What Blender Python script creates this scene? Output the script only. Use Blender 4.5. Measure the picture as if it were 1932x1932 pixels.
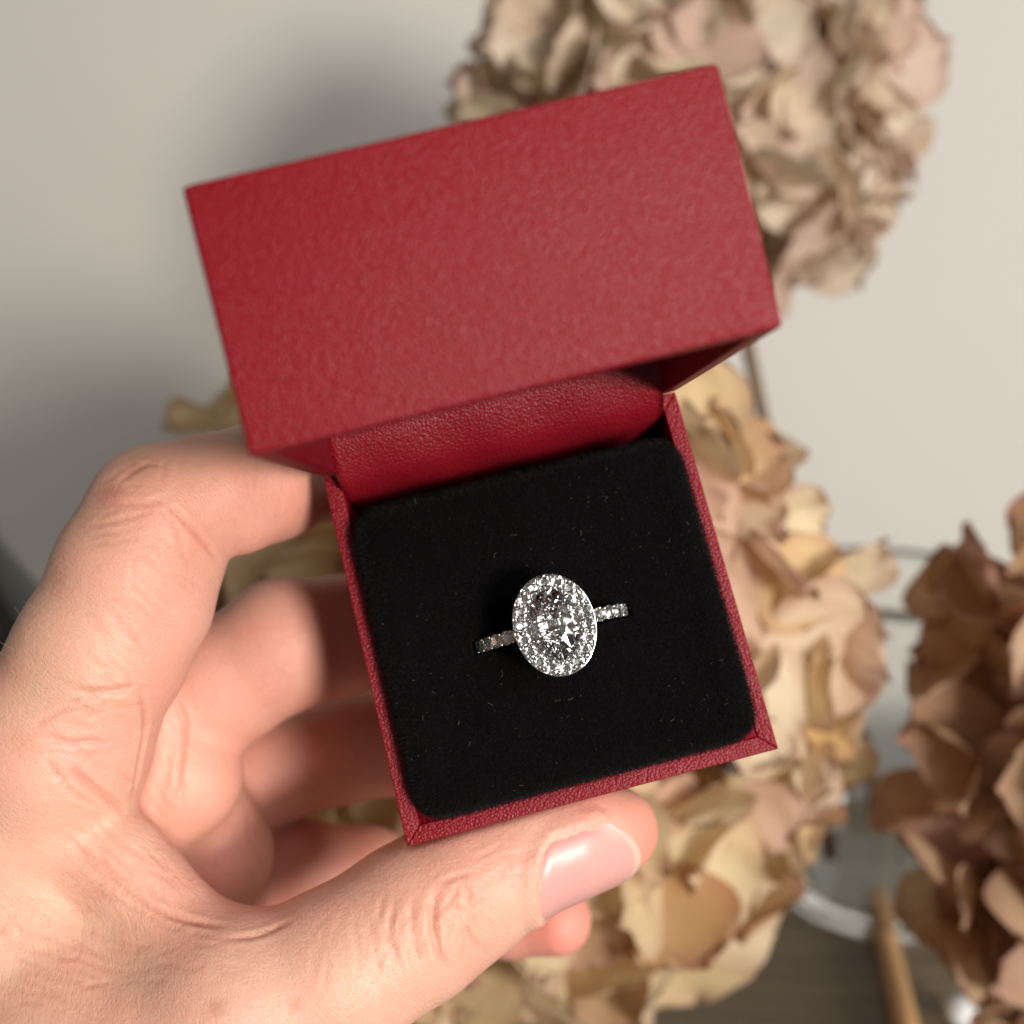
import bpy, bmesh, math, random
import numpy as np
from mathutils import Vector, Matrix, kdtree

for o in list(bpy.data.objects):
    bpy.data.objects.remove(o)
SC = bpy.context.scene
COL = SC.collection
R = math.radians
rng = random.Random(7)
nrng = np.random.default_rng(11)

# ------------------------------------------------------------------ camera
PITCH = 12.0                      # degrees below the horizon
CAM = Vector((0, 0, 0.23))        # metres above the table top
F = 2000.0                        # focal length in units of a 1932 px wide picture
cr = Vector((1, 0, 0))
cf = Vector((0, math.cos(R(PITCH)), -math.sin(R(PITCH))))
cu = cr.cross(cf)
CM = Matrix(((cr.x, cu.x, -cf.x, CAM.x), (cr.y, cu.y, -cf.y, CAM.y), (cr.z, cu.z, -cf.z, CAM.z), (0, 0, 0, 1)))
CMn = np.array(CM)
cam_d = bpy.data.cameras.new('camera')
cam = bpy.data.objects.new('camera', cam_d)
COL.objects.link(cam)
cam.matrix_world = CM
cam_d.sensor_width = 36
cam_d.lens = 36 * F / 1932
cam_d.clip_start = 0.005
cam_d.clip_end = 20
cam_d.dof.use_dof = True
cam_d.dof.focus_distance = 0.120
cam_d.dof.aperture_fstop = 14.5
SC.camera = cam

# ------------------------------------------------------------------ world and lamps
W = bpy.data.worlds.new('World')
SC.world = W
W.use_nodes = True
bg = W.node_tree.nodes['Background']
bg.inputs[0].default_value = (1.0, 0.93, 0.82, 1)
bg.inputs[1].default_value = 0.14

def area(name, loc, target, size, power, color, shape='RECTANGLE', size_y=None):
    l = bpy.data.lights.new(name, 'AREA')
    l.shape = shape
    l.size = size
    if size_y:
        l.size_y = size_y
    l.energy = power
    l.color = color
    o = bpy.data.objects.new(name, l)
    COL.objects.link(o)
    o.location = loc
    o.rotation_euler = (Vector(target) - Vector(loc)).to_track_quat('-Z', 'Y').to_euler()
    return o

def camvec(x, y, z):
    return cr * x + cu * y - cf * z
KEY_DIR = camvec(0.52, -0.09, 0.85).normalized()
BOXC = CAM + cf * 0.13
area('window_sunlight', BOXC + KEY_DIR * 1.5, BOXC, 0.36, 26.5, (1.0, 0.925, 0.83), 'DISK')
area('window_skylight', (0.8, -0.7, 0.75), (0, 0.2, 0.2), 0.75, 11, (0.98, 0.98, 1.0), 'RECTANGLE', 0.85)

SC.view_settings.view_transform = 'Standard'
SC.view_settings.look = 'None'
SC.view_settings.gamma = 1
SC.view_settings.exposure = 0.0
SC.view_settings.use_curve_mapping = False
SC.render.engine = 'CYCLES'
cy = SC.cycles
cy.max_bounces = 16
cy.transmission_bounces = 14
cy.glossy_bounces = 8
cy.diffuse_bounces = 4
cy.transparent_max_bounces = 12
cy.caustics_reflective = True
cy.caustics_refractive = True
cy.blur_glossy = 0.3
cy.sample_clamp_indirect = 20
cy.use_denoising = True
try:
    cy.denoiser = 'OPENIMAGEDENOISE'
    cy.denoising_input_passes = 'RGB_ALBEDO_NORMAL'
    cy.denoising_prefilter = 'ACCURATE'
except Exception:
    pass

# ------------------------------------------------------------------ helpers
def CP(u, v, d):
    """picture position (1932 wide) and depth in mm -> camera space, mm"""
    return np.array([(u - 966) / F * d, -(v - 966) / F * d, -float(d)])

def c2w(p):
    """camera space mm -> world metres"""
    p = np.asarray(p, float) * 0.001
    return p @ CMn[:3, :3].T + CMn[:3, 3]

def WP(u, v, d):
    return Vector(c2w(CP(u, v, d)))

def on_plane(u, v, axis, val):
    """where the ray through a picture position meets a plane (axis 1 = y, 2 = z), metres"""
    dirv = Vector(c2w(CP(u, v, 1000))) - CAM
    t = (val - CAM[axis]) / dirv[axis]
    return CAM + dirv * t

def link(name, me, mat=None, parent=None, smooth=False):
    if mat and not me.materials:
        me.materials.append(mat)
    o = bpy.data.objects.new(name, me)
    COL.objects.link(o)
    if parent:
        o.parent = parent
    if smooth:
        me.polygons.foreach_set('use_smooth', [True] * len(me.polygons))
    return o

def mesh(name, v, f, smooth=False):
    me = bpy.data.meshes.new(name)
    me.from_pydata([tuple(map(float, p)) for p in v], [], [tuple(map(int, q)) for q in f])
    me.update()
    if smooth:
        me.polygons.foreach_set('use_smooth', [True] * len(me.polygons))
    return me

def bm_mesh(name, bm, smooth=False):
    me = bpy.data.meshes.new(name)
    bm.normal_update()
    bm.to_mesh(me)
    bm.free()
    if smooth:
        me.polygons.foreach_set('use_smooth', [True] * len(me.polygons))
    return me

def empty(name, M):
    o = bpy.data.objects.new(name, None)
    o.empty_display_size = 0.01
    COL.objects.link(o)
    o.matrix_world = M
    return o

def tag(o, label=None, cat=None, group=None, kind=None):
    if label:
        o['label'] = label
    if cat:
        o['category'] = cat
    if group:
        o['group'] = group
    if kind:
        o['kind'] = kind
    return o

def tube_mesh(name, pts, rad, n=8, cap=True):
    pts = [Vector(p) for p in pts]
    vs, fs = [], []
    up = Vector((0.13, 0.27, 0.95))
    for i, p in enumerate(pts):
        t = (pts[min(i + 1, len(pts) - 1)] - pts[max(i - 1, 0)]).normalized()
        a = t.cross(up)
        if a.length < 1e-4:
            a = t.cross(Vector((1, 0, 0)))
        a.normalize()
        b = t.cross(a)
        r = rad[i] if hasattr(rad, '__len__') else rad
        for k in range(n):
            an = 2 * math.pi * k / n
            vs.append(p + (a * math.cos(an) + b * math.sin(an)) * r)
    for i in range(len(pts) - 1):
        for k in range(n):
            fs.append((i * n + k, i * n + (k + 1) % n, (i + 1) * n + (k + 1) % n, (i + 1) * n + k))
    if cap:
        fs.append(tuple(range(n))[::-1])
        fs.append(tuple(range((len(pts) - 1) * n, len(pts) * n)))
    return mesh(name, vs, fs, True)

def lathe_mesh(name, prof, n=64):
    vs, fs = [], []
    for (r, z) in prof:
        for k in range(n):
            a = 2 * math.pi * k / n
            vs.append((r * math.cos(a), r * math.sin(a), z))
    m = len(prof)
    for i in range(m - 1):
        for k in range(n):
            fs.append((i * n + k, i * n + (k + 1) % n, (i + 1) * n + (k + 1) % n, (i + 1) * n + k))
    return mesh(name, vs, fs, True)

# ------------------------------------------------------------------ materials
class NT:
    def __init__(s, name):
        s.m = bpy.data.materials.new(name)
        s.m.use_nodes = True
        s.t = s.m.node_tree
        s.t.nodes.clear()
        s.out = s.n('ShaderNodeOutputMaterial')
    def n(s, typ, **kw):
        nd = s.t.nodes.new(typ)
        for k, v in kw.items():
            setattr(nd, k, v)
        return nd
    def set(s, nd, **kw):
        for k, v in kw.items():
            k = k.replace('_', ' ')
            if isinstance(v, bpy.types.NodeSocket):
                s.t.links.new(v, nd.inputs[k])
            else:
                nd.inputs[k].default_value = v
        return nd
    def l(s, a, b):
        s.t.links.new(a, b)
    def principled(s, **kw):
        p = s.n('ShaderNodeBsdfPrincipled')
        s.set(p, **kw)
        s.l(p.outputs[0], s.out.inputs[0])
        return p
    def coord(s, kind='Object'):
        return s.n('ShaderNodeTexCoord').outputs[kind]
    def noise(s, vec, scale, detail=4, rough=0.55, dist=0.0):
        nd = s.n('ShaderNodeTexNoise')
        s.set(nd, Scale=scale, Detail=detail, Roughness=rough, Distortion=dist)
        s.l(vec, nd.inputs['Vector'])
        return nd.outputs['Fac']
    def voronoi(s, vec, scale, feature='F1', rnd=1.0):
        nd = s.n('ShaderNodeTexVoronoi', feature=feature)
        nd.inputs['Scale'].default_value = scale
        nd.inputs['Randomness'].default_value = rnd
        s.l(vec, nd.inputs['Vector'])
        return nd.outputs['Distance']
    def ramp(s, fac, stops, interp='LINEAR'):
        nd = s.n('ShaderNodeValToRGB')
        cr_ = nd.color_ramp
        cr_.interpolation = interp
        while len(cr_.elements) < len(stops):
            cr_.elements.new(0.5)
        for e, (p, c) in zip(cr_.elements, stops):
            e.position = p
            e.color = c if len(c) == 4 else (*c, 1)
        s.l(fac, nd.inputs[0])
        return nd.outputs['Color']
    def mix(s, fac, a, b, blend='MIX'):
        nd = s.n('ShaderNodeMix', data_type='RGBA', blend_type=blend)
        for sock, val in ((nd.inputs[0], fac), (nd.inputs[6], a), (nd.inputs[7], b)):
            if isinstance(val, bpy.types.NodeSocket):
                s.l(val, sock)
            else:
                sock.default_value = val if isinstance(val, (int, float)) else ((*val, 1) if len(val) == 3 else val)
        return nd.outputs[2]
    def math(s, op, a, b=0.0):
        nd = s.n('ShaderNodeMath', operation=op)
        for sock, val in ((nd.inputs[0], a), (nd.inputs[1], b)):
            if isinstance(val, bpy.types.NodeSocket):
                s.l(val, sock)
            else:
                sock.default_value = val
        return nd.outputs[0]
    def bump(s, h, strength, dist, prev=None):
        nd = s.n('ShaderNodeBump')
        nd.inputs['Strength'].default_value = strength
        nd.inputs['Distance'].default_value = dist
        s.l(h, nd.inputs['Height'])
        if prev is not None:
            s.l(prev, nd.inputs['Normal'])
        return nd.outputs[0]
    def mapping(s, vec, scale=(1, 1, 1), rot=(0, 0, 0)):
        nd = s.n('ShaderNodeMapping')
        nd.inputs['Scale'].default_value = scale
        nd.inputs['Rotation'].default_value = rot
        s.l(vec, nd.inputs['Vector'])
        return nd.outputs[0]
    def attr(s, name):
        return s.n('ShaderNodeAttribute', attribute_name=name)

def m_leatherette():
    t = NT('red_leatherette')
    co = t.coord()
    warp = t.noise(co, 900, 2)
    wv = t.n('ShaderNodeVectorMath', operation='MULTIPLY_ADD')
    t.l(warp, wv.inputs[0])
    wv.inputs[1].default_value = (0.00025, 0.00025, 0.00025)
    t.l(co, wv.inputs[2])
    v = t.voronoi(wv.outputs[0], 3000, 'F1', 0.9)
    v2 = t.voronoi(wv.outputs[0], 6500, 'F1', 1.0)
    big = t.noise(co, 140, 5)
    h = t.math('ADD', t.math('MULTIPLY', v, -1.0), t.math('MULTIPLY', v2, -0.25))
    n = t.bump(h, 0.6, 0.0002)
    n = t.bump(big, 0.03, 0.0012, n)
    col = t.mix(t.ramp(v, [(0.15, (0, 0, 0)), (0.75, (1, 1, 1))]), (0.215, 0.005, 0.0125), (0.175, 0.0038, 0.0095))
    col = t.mix(t.ramp(big, [(0.3, (0, 0, 0)), (0.75, (1, 1, 1))]), col, (0.20, 0.0045, 0.0125))
    rough = t.math('ADD', 0.34, t.math('MULTIPLY', big, 0.16))
    t.principled(Base_Color=col, Roughness=rough, Normal=n, Specular_IOR_Level=0.28)
    return t.m

def m_velvet():
    t = NT('black_velvet')
    co = t.coord()
    b = t.noise(co, 3800, 3)
    c = t.noise(co, 160, 3)
    col = t.mix(c, (0.0014, 0.0013, 0.0014), (0.0032, 0.0028, 0.0030))
    t.principled(Base_Color=col, Roughness=0.95, Specular_IOR_Level=0.05, Sheen_Weight=0.10, Sheen_Roughness=0.4,
                 Sheen_Tint=(0.8, 0.75, 0.8, 1), Normal=t.bump(b, 0.6, 0.0003))
    return t.m

def m_pile():
    t = NT('velvet_fibre')
    t.principled(Base_Color=(0.008, 0.0075, 0.0078, 1), Roughness=0.75, Specular_IOR_Level=0.12)
    return t.m

def m_plain(name, col, rough=0.5, **kw):
    t = NT(name)
    co = t.coord()
    nz = t.noise(co, 220, 4)
    c = t.mix(nz, tuple(x * 0.82 for x in col), tuple(min(1, x * 1.12) for x in col))
    t.principled(Base_Color=c, Roughness=rough, Normal=t.bump(nz, 0.1, 0.0006), **kw)
    return t.m

def m_metal():
    t = NT('white_gold')
    co = t.coord()
    nz = t.noise(co, 2500, 3)
    t.principled(Base_Color=(0.83, 0.82, 0.80, 1), Metallic=1.0, Roughness=t.math('ADD', 0.08, t.math('MULTIPLY', nz, 0.1)))
    return t.m

def m_diamond():
    t = NT('diamond')
    g = t.n('ShaderNodeBsdfGlass')
    g.inputs['IOR'].default_value = 2.42
    g.inputs['Roughness'].default_value = 0.0
    g.inputs['Color'].default_value = (1, 1, 1, 1)
    t.l(g.outputs[0], t.out.inputs[0])
    return t.m

def m_glass(name='clear_glass', tint=(0.97, 0.99, 0.98)):
    t = NT(name)
    t.principled(Base_Color=(*tint, 1), Roughness=0.02, IOR=1.5, Transmission_Weight=1.0)
    return t.m

def m_skin():
    t = NT('skin')
    co = t.coord()
    at = t.attr('tint').outputs['Color']
    cre = t.attr('crease').outputs['Fac']
    blot = t.noise(co, 130, 5, 0.6)
    fine = t.noise(co, 700, 4, 0.6)
    col = t.mix(t.ramp(blot, [(0.32, (0, 0, 0)), (0.72, (1, 1, 1))]), at, (0.70, 0.27, 0.21), 'MIX')
    col = t.mix(0.42, at, col)
    col = t.mix(t.math('MULTIPLY', t.ramp(fine, [(0.45, (0, 0, 0)), (0.7, (1, 1, 1))]), 0.10), col, (0.50, 0.20, 0.14))
    spots = t.voronoi(co, 190, 'F1', 1.0)
    sm = t.ramp(spots, [(0.05, (1, 1, 1)), (0.17, (0, 0, 0))])
    col = t.mix(t.math('MULTIPLY', sm, 0.12), col, (0.50, 0.24, 0.12))
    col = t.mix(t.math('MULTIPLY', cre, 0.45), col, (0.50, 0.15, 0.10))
    # skin relief: little polygons crossed by fine lines
    warp = t.noise(co, 420, 2)
    wv = t.n('ShaderNodeVectorMath', operation='MULTIPLY_ADD')
    t.l(warp, wv.inputs[0])
    wv.inputs[1].default_value = (0.0012, 0.0012, 0.0012)
    t.l(co, wv.inputs[2])
    cells = t.voronoi(t.mapping(wv.outputs[0], (1.0, 0.55, 1.0), (0.2, 0.3, 0.5)), 2500, 'DISTANCE_TO_EDGE', 1.0)
    ce = t.ramp(cells, [(0.0, (0, 0, 0)), (0.16, (1, 1, 1))])
    wav = t.n('ShaderNodeTexWave', wave_type='BANDS', bands_direction='DIAGONAL')
    t.set(wav, Scale=800.0, Distortion=7.0, Detail=3.0, Detail_Scale=1.6)
    t.l(co, wav.inputs['Vector'])
    suv = t.attr('skinuv').outputs['Vector']
    wn = t.noise(suv, 0.35, 2)
    sw = t.n('ShaderNodeVectorMath', operation='MULTIPLY_ADD')
    t.l(wn, sw.inputs[0])
    sw.inputs[1].default_value = (2.4, 2.4, 0)
    t.l(suv, sw.inputs[2])
    tl = t.noise(t.mapping(sw.outputs[0], (2.6, 0.42, 1)), 1.0, 3, 0.55)
    lines = t.ramp(tl, [(0.42, (0, 0, 0)), (0.50, (1, 1, 1)), (0.62, (0.75, 0.75, 0.75))])
    tl2 = t.noise(t.mapping(sw.outputs[0], (0.55, 2.3, 1), (0, 0, 0.5)), 1.0, 3, 0.55)
    lines2 = t.ramp(tl2, [(0.40, (0, 0, 0)), (0.50, (1, 1, 1))])
    n = t.bump(blot, 0.12, 0.0016)
    n = t.bump(lines, 0.24, 0.00022, n)
    n = t.bump(lines2, 0.15, 0.00018, n)
    n = t.bump(ce, 0.14, 0.00012, n)
    n = t.bump(wav.outputs['Fac'], 0.12, 0.00012, n)
    rough = t.math('ADD', 0.36, t.math('MULTIPLY', blot, 0.2))
    p = t.principled(Base_Color=col, Roughness=rough, Normal=n, Specular_IOR_Level=0.42,
                     Subsurface_Weight=0.38, Subsurface_Scale=0.0017)
    p.inputs['Subsurface Radius'].default_value = (1.0, 0.36, 0.2)
    return t.m

def m_nail():
    t = NT('nail_plate')
    co = t.coord()
    at = t.attr('tint').outputs['Color']
    st = t.noise(t.mapping(co, (1, 1, 1)), 500, 3)
    p = t.principled(Base_Color=at, Roughness=0.34, Specular_IOR_Level=0.5, Subsurface_Weight=0.35, Subsurface_Scale=0.0012,
                     Normal=t.bump(st, 0.12, 0.0003), Coat_Weight=0.0, Coat_Roughness=0.25)
    p.inputs['Subsurface Radius'].default_value = (1.0, 0.4, 0.3)
    return t.m

def m_petal(name, stops, edgecol, dark):
    t = NT(name)
    rnd = t.n('ShaderNodeObjectInfo').outputs['Random']
    co = t.coord()
    edge = t.attr('edge').outputs['Fac']
    ang = t.attr('vein').outputs['Fac']
    base = t.ramp(rnd, stops)
    nz = t.noise(co, 3.2, 5, 0.6)
    off = t.n('ShaderNodeVectorMath', operation='ADD')
    t.l(co, off.inputs[0])
    cmb = t.n('ShaderNodeCombineXYZ')
    for i in range(3):
        t.l(t.math('MULTIPLY', rnd, 37.0 + 11 * i), cmb.inputs[i])
    t.l(cmb.outputs[0], off.inputs[1])
    nz2 = t.noise(off.outputs[0], 2.2, 5, 0.6)
    col = t.mix(t.ramp(nz2, [(0.48, (0, 0, 0)), (0.80, (0.6, 0.6, 0.6))]), base, dark)
    em = t.math('MULTIPLY', t.ramp(edge, [(0.62, (0, 0, 0)), (1.0, (0.8, 0.8, 0.8))]), t.math('ADD', 0.15, t.math('MULTIPLY', nz2, 0.9)))
    col = t.mix(em, col, edgecol)
    vein = t.ramp(ang, [(0.0, (1, 1, 1)), (0.25, (0, 0, 0))])
    col = t.mix(t.math('MULTIPLY', vein, 0.18), col, dark)
    hh = t.math('ADD', t.math('MULTIPLY', ang, 0.6), nz2)
    p = t.n('ShaderNodeBsdfPrincipled')
    t.set(p, Base_Color=col, Roughness=0.62, Specular_IOR_Level=0.25, Normal=t.bump(hh, 0.35, 0.0012))
    tr = t.n('ShaderNodeBsdfTranslucent')
    t.l(col, tr.inputs[0])
    ms = t.n('ShaderNodeMixShader')
    ms.inputs[0].default_value = 0.44
    t.l(p.outputs[0], ms.inputs[1])
    t.l(tr.outputs[0], ms.inputs[2])
    t.l(ms.outputs[0], t.out.inputs[0])
    return t.m

def m_wall():
    t = NT('painted_wall')
    co = t.coord()
    n1 = t.noise(co, 3, 5)
    n2 = t.noise(co, 260, 4)
    col = t.mix(n1, (0.57, 0.55, 0.51), (0.62, 0.60, 0.555))
    t.principled(Base_Color=col, Roughness=0.7, Normal=t.bump(n2, 0.15, 0.001), Specular_IOR_Level=0.3)
    return t.m

def m_wood():
    t = NT('dark_wood')
    co = t.coord()
    g = t.noise(t.mapping(co, (1.5, 30, 1)), 6, 6, 0.6, 0.4)
    col = t.ramp(g, [(0.3, (0.09, 0.066, 0.042)), (0.55, (0.17, 0.128, 0.080)), (0.8, (0.24, 0.185, 0.12))])
    t.principled(Base_Color=col, Roughness=0.55, Normal=t.bump(g, 0.2, 0.001))
    return t.m

LEATHER = m_leatherette()
VELVET = m_velvet()
PILE = m_pile()
METAL = m_metal()
DIAMOND = m_diamond()
GLASS = m_glass()

# ------------------------------------------------------------------ setting: table and wall
WALL_Y = 0.72
def slab(name, x0, x1, y0, y1, z0, z1, mat):
    bm = bmesh.new()
    bmesh.ops.create_cube(bm, size=1)
    for v in bm.verts:
        v.co = Vector((x0 if v.co.x < 0 else x1, y0 if v.co.y < 0 else y1, z0 if v.co.z < 0 else z1))
    return link(name, bm_mesh(name, bm), mat)
wall = slab('wall', -1.2, 1.2, WALL_Y, WALL_Y + 0.05, -0.7, 1.3, m_wall())
tag(wall, kind='structure')
table = slab('table_top', -0.9, 0.9, 0.02, 0.445, -0.03, 0.0, m_wood())
tag(table, kind='structure')

# ------------------------------------------------------------------ ring box
BR = np.array([[0.96937179, -0.24557419, 0.00341314], [0.24138712, 0.95522224, 0.17112195], [-0.04528344, -0.1650569, 0.98524394]])
BT = np.array([-1.46006716, 9.83230621, -134.283685])
BW, BD, LIDH, BASEH = 46.0, 46.0, 22.9, 24.0
OPEN = R(80.2)
Mb = Matrix.Identity(4)
for i in range(3):
    for j in range(3):
        Mb[i][j] = BR[i][j]
    Mb[i][3] = BT[i] * 0.001
BOXM = CM @ Mb            # box space (metres): x along the hinge, -y to the front, z out of the opening

box = empty('ring_box', BOXM @ Matrix.Translation((0, -0.023, -BASEH * 0.001)))
tag(box, 'open red leatherette ring box with black velvet cushion, held in the hand', 'box')
TOBOX = Matrix.Translation((0, 0.023, BASEH * 0.001))   # box space -> box empty space
S = 0.001

def prism(name, quad_bottom, quad_top, mat, parent, bevel=0.35, segs=3, local=Matrix.Identity(4)):
    """a solid between two quads (mm) with rounded edges"""
    bm = bmesh.new()
    vb = [bm.verts.new(Vector(p) * S) for p in quad_bottom]
    vt = [bm.verts.new(Vector(p) * S) for p in quad_top]
    bm.faces.new(vb[::-1])
    bm.faces.new(vt)
    for i in range(4):
        j = (i + 1) % 4
        bm.faces.new((vb[i], vb[j], vt[j], vt[i]))
    bmesh.ops.recalc_face_normals(bm, faces=bm.faces)
    if bevel:
        bmesh.ops.bevel(bm, geom=list(bm.edges), offset=bevel * S, segments=segs, affect='EDGES', profile=0.6)
    me = bm_mesh(name, bm, True)
    o = link(name, me, mat, parent)
    o.matrix_local = local
    return o

def walls(parent, w, d, th, z0, z1, y_front, local, bev=0.4):
    """four mitred walls standing round a w x d rectangle, front at y_front"""
    x0, x1, y0, y1 = -w / 2, w / 2, y_front, y_front + d
    o4 = [(x0, y0), (x1, y0), (x1, y1), (x0, y1)]
    i4 = [(x0 + th, y0 + th), (x1 - th, y0 + th), (x1 - th, y1 - th), (x0 + th, y1 - th)]
    for k in range(4):
        j = (k + 1) % 4
        q = [o4[k], o4[j], i4[j], i4[k]]
        prism('wall', [(*p, z0) for p in q], [(*p, z1) for p in q], LEATHER, parent, bev, 3, local)

base = prism('base', [(-22.9, -45.9, -24), (22.9, -45.9, -24), (22.9, -.1, -24), (-22.9, -.1, -24)],
             [(-22.9, -45.9, -22), (22.9, -45.9, -22), (22.9, -.1, -22), (-22.9, -.1, -22)], LEATHER, box, 0.3, 2, TOBOX)
walls(base, BW, BD, 2.05, -23.6, 0, -BD, Matrix.Identity(4), 0.2)
prism('inner_ledge', [(-21.2, -44.2, -1.4), (21.6, -44.2, -1.4), (21.6, -39, -1.4), (-21.2, -39, -1.4)],
      [(-21.2, -44.2, -0.25), (21.6, -44.2, -0.25), (21.6, -39, -0.25), (-21.2, -39, -0.25)], LEATHER, base, 0, 1)
LROT = Matrix.Rotation(-OPEN, 4, 'X')      # opens about the hinge line
LM = TOBOX @ LROT
lid = prism('lid', [(-22.9, -45.9, LIDH - 2), (22.9, -45.9, LIDH - 2), (22.9, -.1, LIDH - 2), (-22.9, -.1, LIDH - 2)],
            [(-22.9, -45.9, LIDH), (22.9, -45.9, LIDH), (22.9, -.1, LIDH), (-22.9, -.1, LIDH)], LEATHER, box, 0.3, 2, LM)
walls(lid, BW, BD, 2.1, 0, LIDH + 0.05, -BD, Matrix.Identity(4))

# the flap of leatherette that bridges the hinge
prof = [(-3.2, -14.0), (-3.1, -8.0), (-2.9, -3.5), (-2.5, -1.0), (-1.4, 1.4), (0.6, 3.5), (2.8, 5.0), (5.5, 5.8), (9, 5.4), (13, 3.6), (17, 2.7)]
def smooth_curve(p, n):
    p = np.array(p, float)
    out = []
    m = len(p)
    for i in range(m - 1):
        p0, p1, p2, p3 = p[max(i - 1, 0)], p[i], p[i + 1], p[min(i + 2, m - 1)]
        for k in range(n):
            t = k / n
            out.append(0.5 * ((2 * p1) + (-p0 + p2) * t + (2 * p0 - 5 * p1 + 4 * p2 - p3) * t * t + (-p0 + 3 * p1 - 3 * p2 + p3) * t ** 3))
    out.append(p[-1])
    return np.array(out)
pr = smooth_curve(prof, 5)
vs, fs = [], []
NX = 40
for k, (y, z) in enumerate(pr):
    tdir = pr[min(k + 1, len(pr) - 1)] - pr[max(k - 1, 0)]
    tdir /= np.linalg.norm(tdir)
    nn = np.array([-tdir[1], tdir[0]])
    if nn[0] > 0 and nn[1] < 0:
        nn = -nn
    for side in (0, 1):
        for i in range(NX + 1):
            x = -21.1 + 42.0 * i / NX
            wob = 0.12 * math.sin(i * 0.55 + k * 0.13)
            q = np.array([y, z]) - nn * (0.7 * side) + nn * wob
            vs.append((x * S, q[0] * S, q[1] * S))
row = NX + 1
def vid(k, side, i):
    return (k * 2 + side) * row + i
for k in range(len(pr) - 1):
    for i in range(NX):
        fs.append((vid(k, 0, i), vid(k, 0, i + 1), vid(k + 1, 0, i + 1), vid(k + 1, 0, i)))
        fs.append((vid(k, 1, i), vid(k + 1, 1, i), vid(k + 1, 1, i + 1), vid(k, 1, i + 1)))
    for i in (0, NX):
        fs.append((vid(k, 0, i), vid(k + 1, 0, i), vid(k + 1, 1, i), vid(k, 1, i)))
flap = link('hinge_flap', mesh('hinge_flap', vs, fs, True), LEATHER, box)
flap.matrix_local = TOBOX

# velvet cushion with a slot for the ring
CX0, CX1, CY0, CY1, CZ = -20.95, 21.3, -43.95, -5.6, 3.0
RY = -25.4
def cushion_z(x, y):
    cxm, cym = (CX0 + CX1) / 2, (CY0 + CY1) / 2
    hx, hy, rc = (CX1 - CX0) / 2, (CY1 - CY0) / 2, 3.9
    qx, qy = abs(x - cxm) - (hx - rc), abs(y - cym) - (hy - rc)
    d = -(math.hypot(max(qx, 0), max(qy, 0)) + min(max(qx, qy), 0) - rc)     # distance in from the outline
    d = max(d, 0)
    re = 1.9
    z = CZ - (re - math.sqrt(max(re * re - (re - min(d, re)) ** 2, 0))) * 1.5
    z += 0.35 * math.exp(-((d - 3.0) / 1.1) ** 2)                      # stitched roll along the edge
    z += 0.10 * math.sin(x * 0.5 + 1) * math.sin(y * 0.43)
    a = abs(y - RY)
    z -= 0.45 * math.exp(-(a / 0.35) ** 2) * (1 if d > 1.5 else d / 1.5)
    if abs(x) < 9.9 and a < 1.0:
        z -= 9 * (1 - (a / 1.0) ** 2)
    return z
def axis_lines(a, b, n, extra, ew):
    s = set(np.round(np.linspace(a, b, n), 3))
    for e in extra:
        s |= set(np.round(np.linspace(e - ew, e + ew, 15), 3))
    return sorted(x for x in s if a <= x <= b)
xs = axis_lines(CX0, CX1, 70, [CX0, CX1, -9.9, 9.9], 3)
ys = axis_lines(CY0, CY1, 70, [CY0, CY1, RY], 2.4)
# pull the outline into rounded corners
def round_corner(x, y):
    cxm, cym, rc = (CX0 + CX1) / 2, (CY0 + CY1) / 2, 3.9
    hx, hy = (CX1 - CX0) / 2, (CY1 - CY0) / 2
    dx, dy = x - cxm, y - cym
    qx, qy = abs(dx) - (hx - rc), abs(dy) - (hy - rc)
    if qx > 0 and qy > 0:
        m = max(qx, qy)
        l = math.hypot(qx, qy)
        f = m / l
        return cxm + math.copysign(hx - rc + qx * f, dx), cym + math.copysign(hy - rc + qy * f, dy)
    return x, y
vs = []
for y in ys:
    for x in xs:
        X, Y = round_corner(x, y)
        vs.append((X * S, Y * S, cushion_z(X, Y) * S))
nx, ny = len(xs), len(ys)
fs = [(j * nx + i, j * nx + i + 1, (j + 1) * nx + i + 1, (j + 1) * nx + i) for j in range(ny - 1) for i in range(nx - 1)]
loop = [i for i in range(nx)] + [j * nx + nx - 1 for j in range(1, ny)] + [(ny - 1) * nx + i for i in range(nx - 2, -1, -1)] + [j * nx for j in range(ny - 2, 0, -1)]
b0 = len(vs)
for k in loop:
    vs.append((vs[k][0], vs[k][1], -21.5 * S))
for k in range(len(loop)):
    k2 = (k + 1) % len(loop)
    fs.append((loop[k2], loop[k], b0 + k, b0 + k2))
fs.append(tuple(range(b0, b0 + len(loop)))[::-1])
cushion = link('cushion', mesh('cushion', vs, fs, True), VELVET, box)
cushion.matrix_local = TOBOX
tag(cushion, 'black velvet cushion with a slot for the ring')

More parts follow.
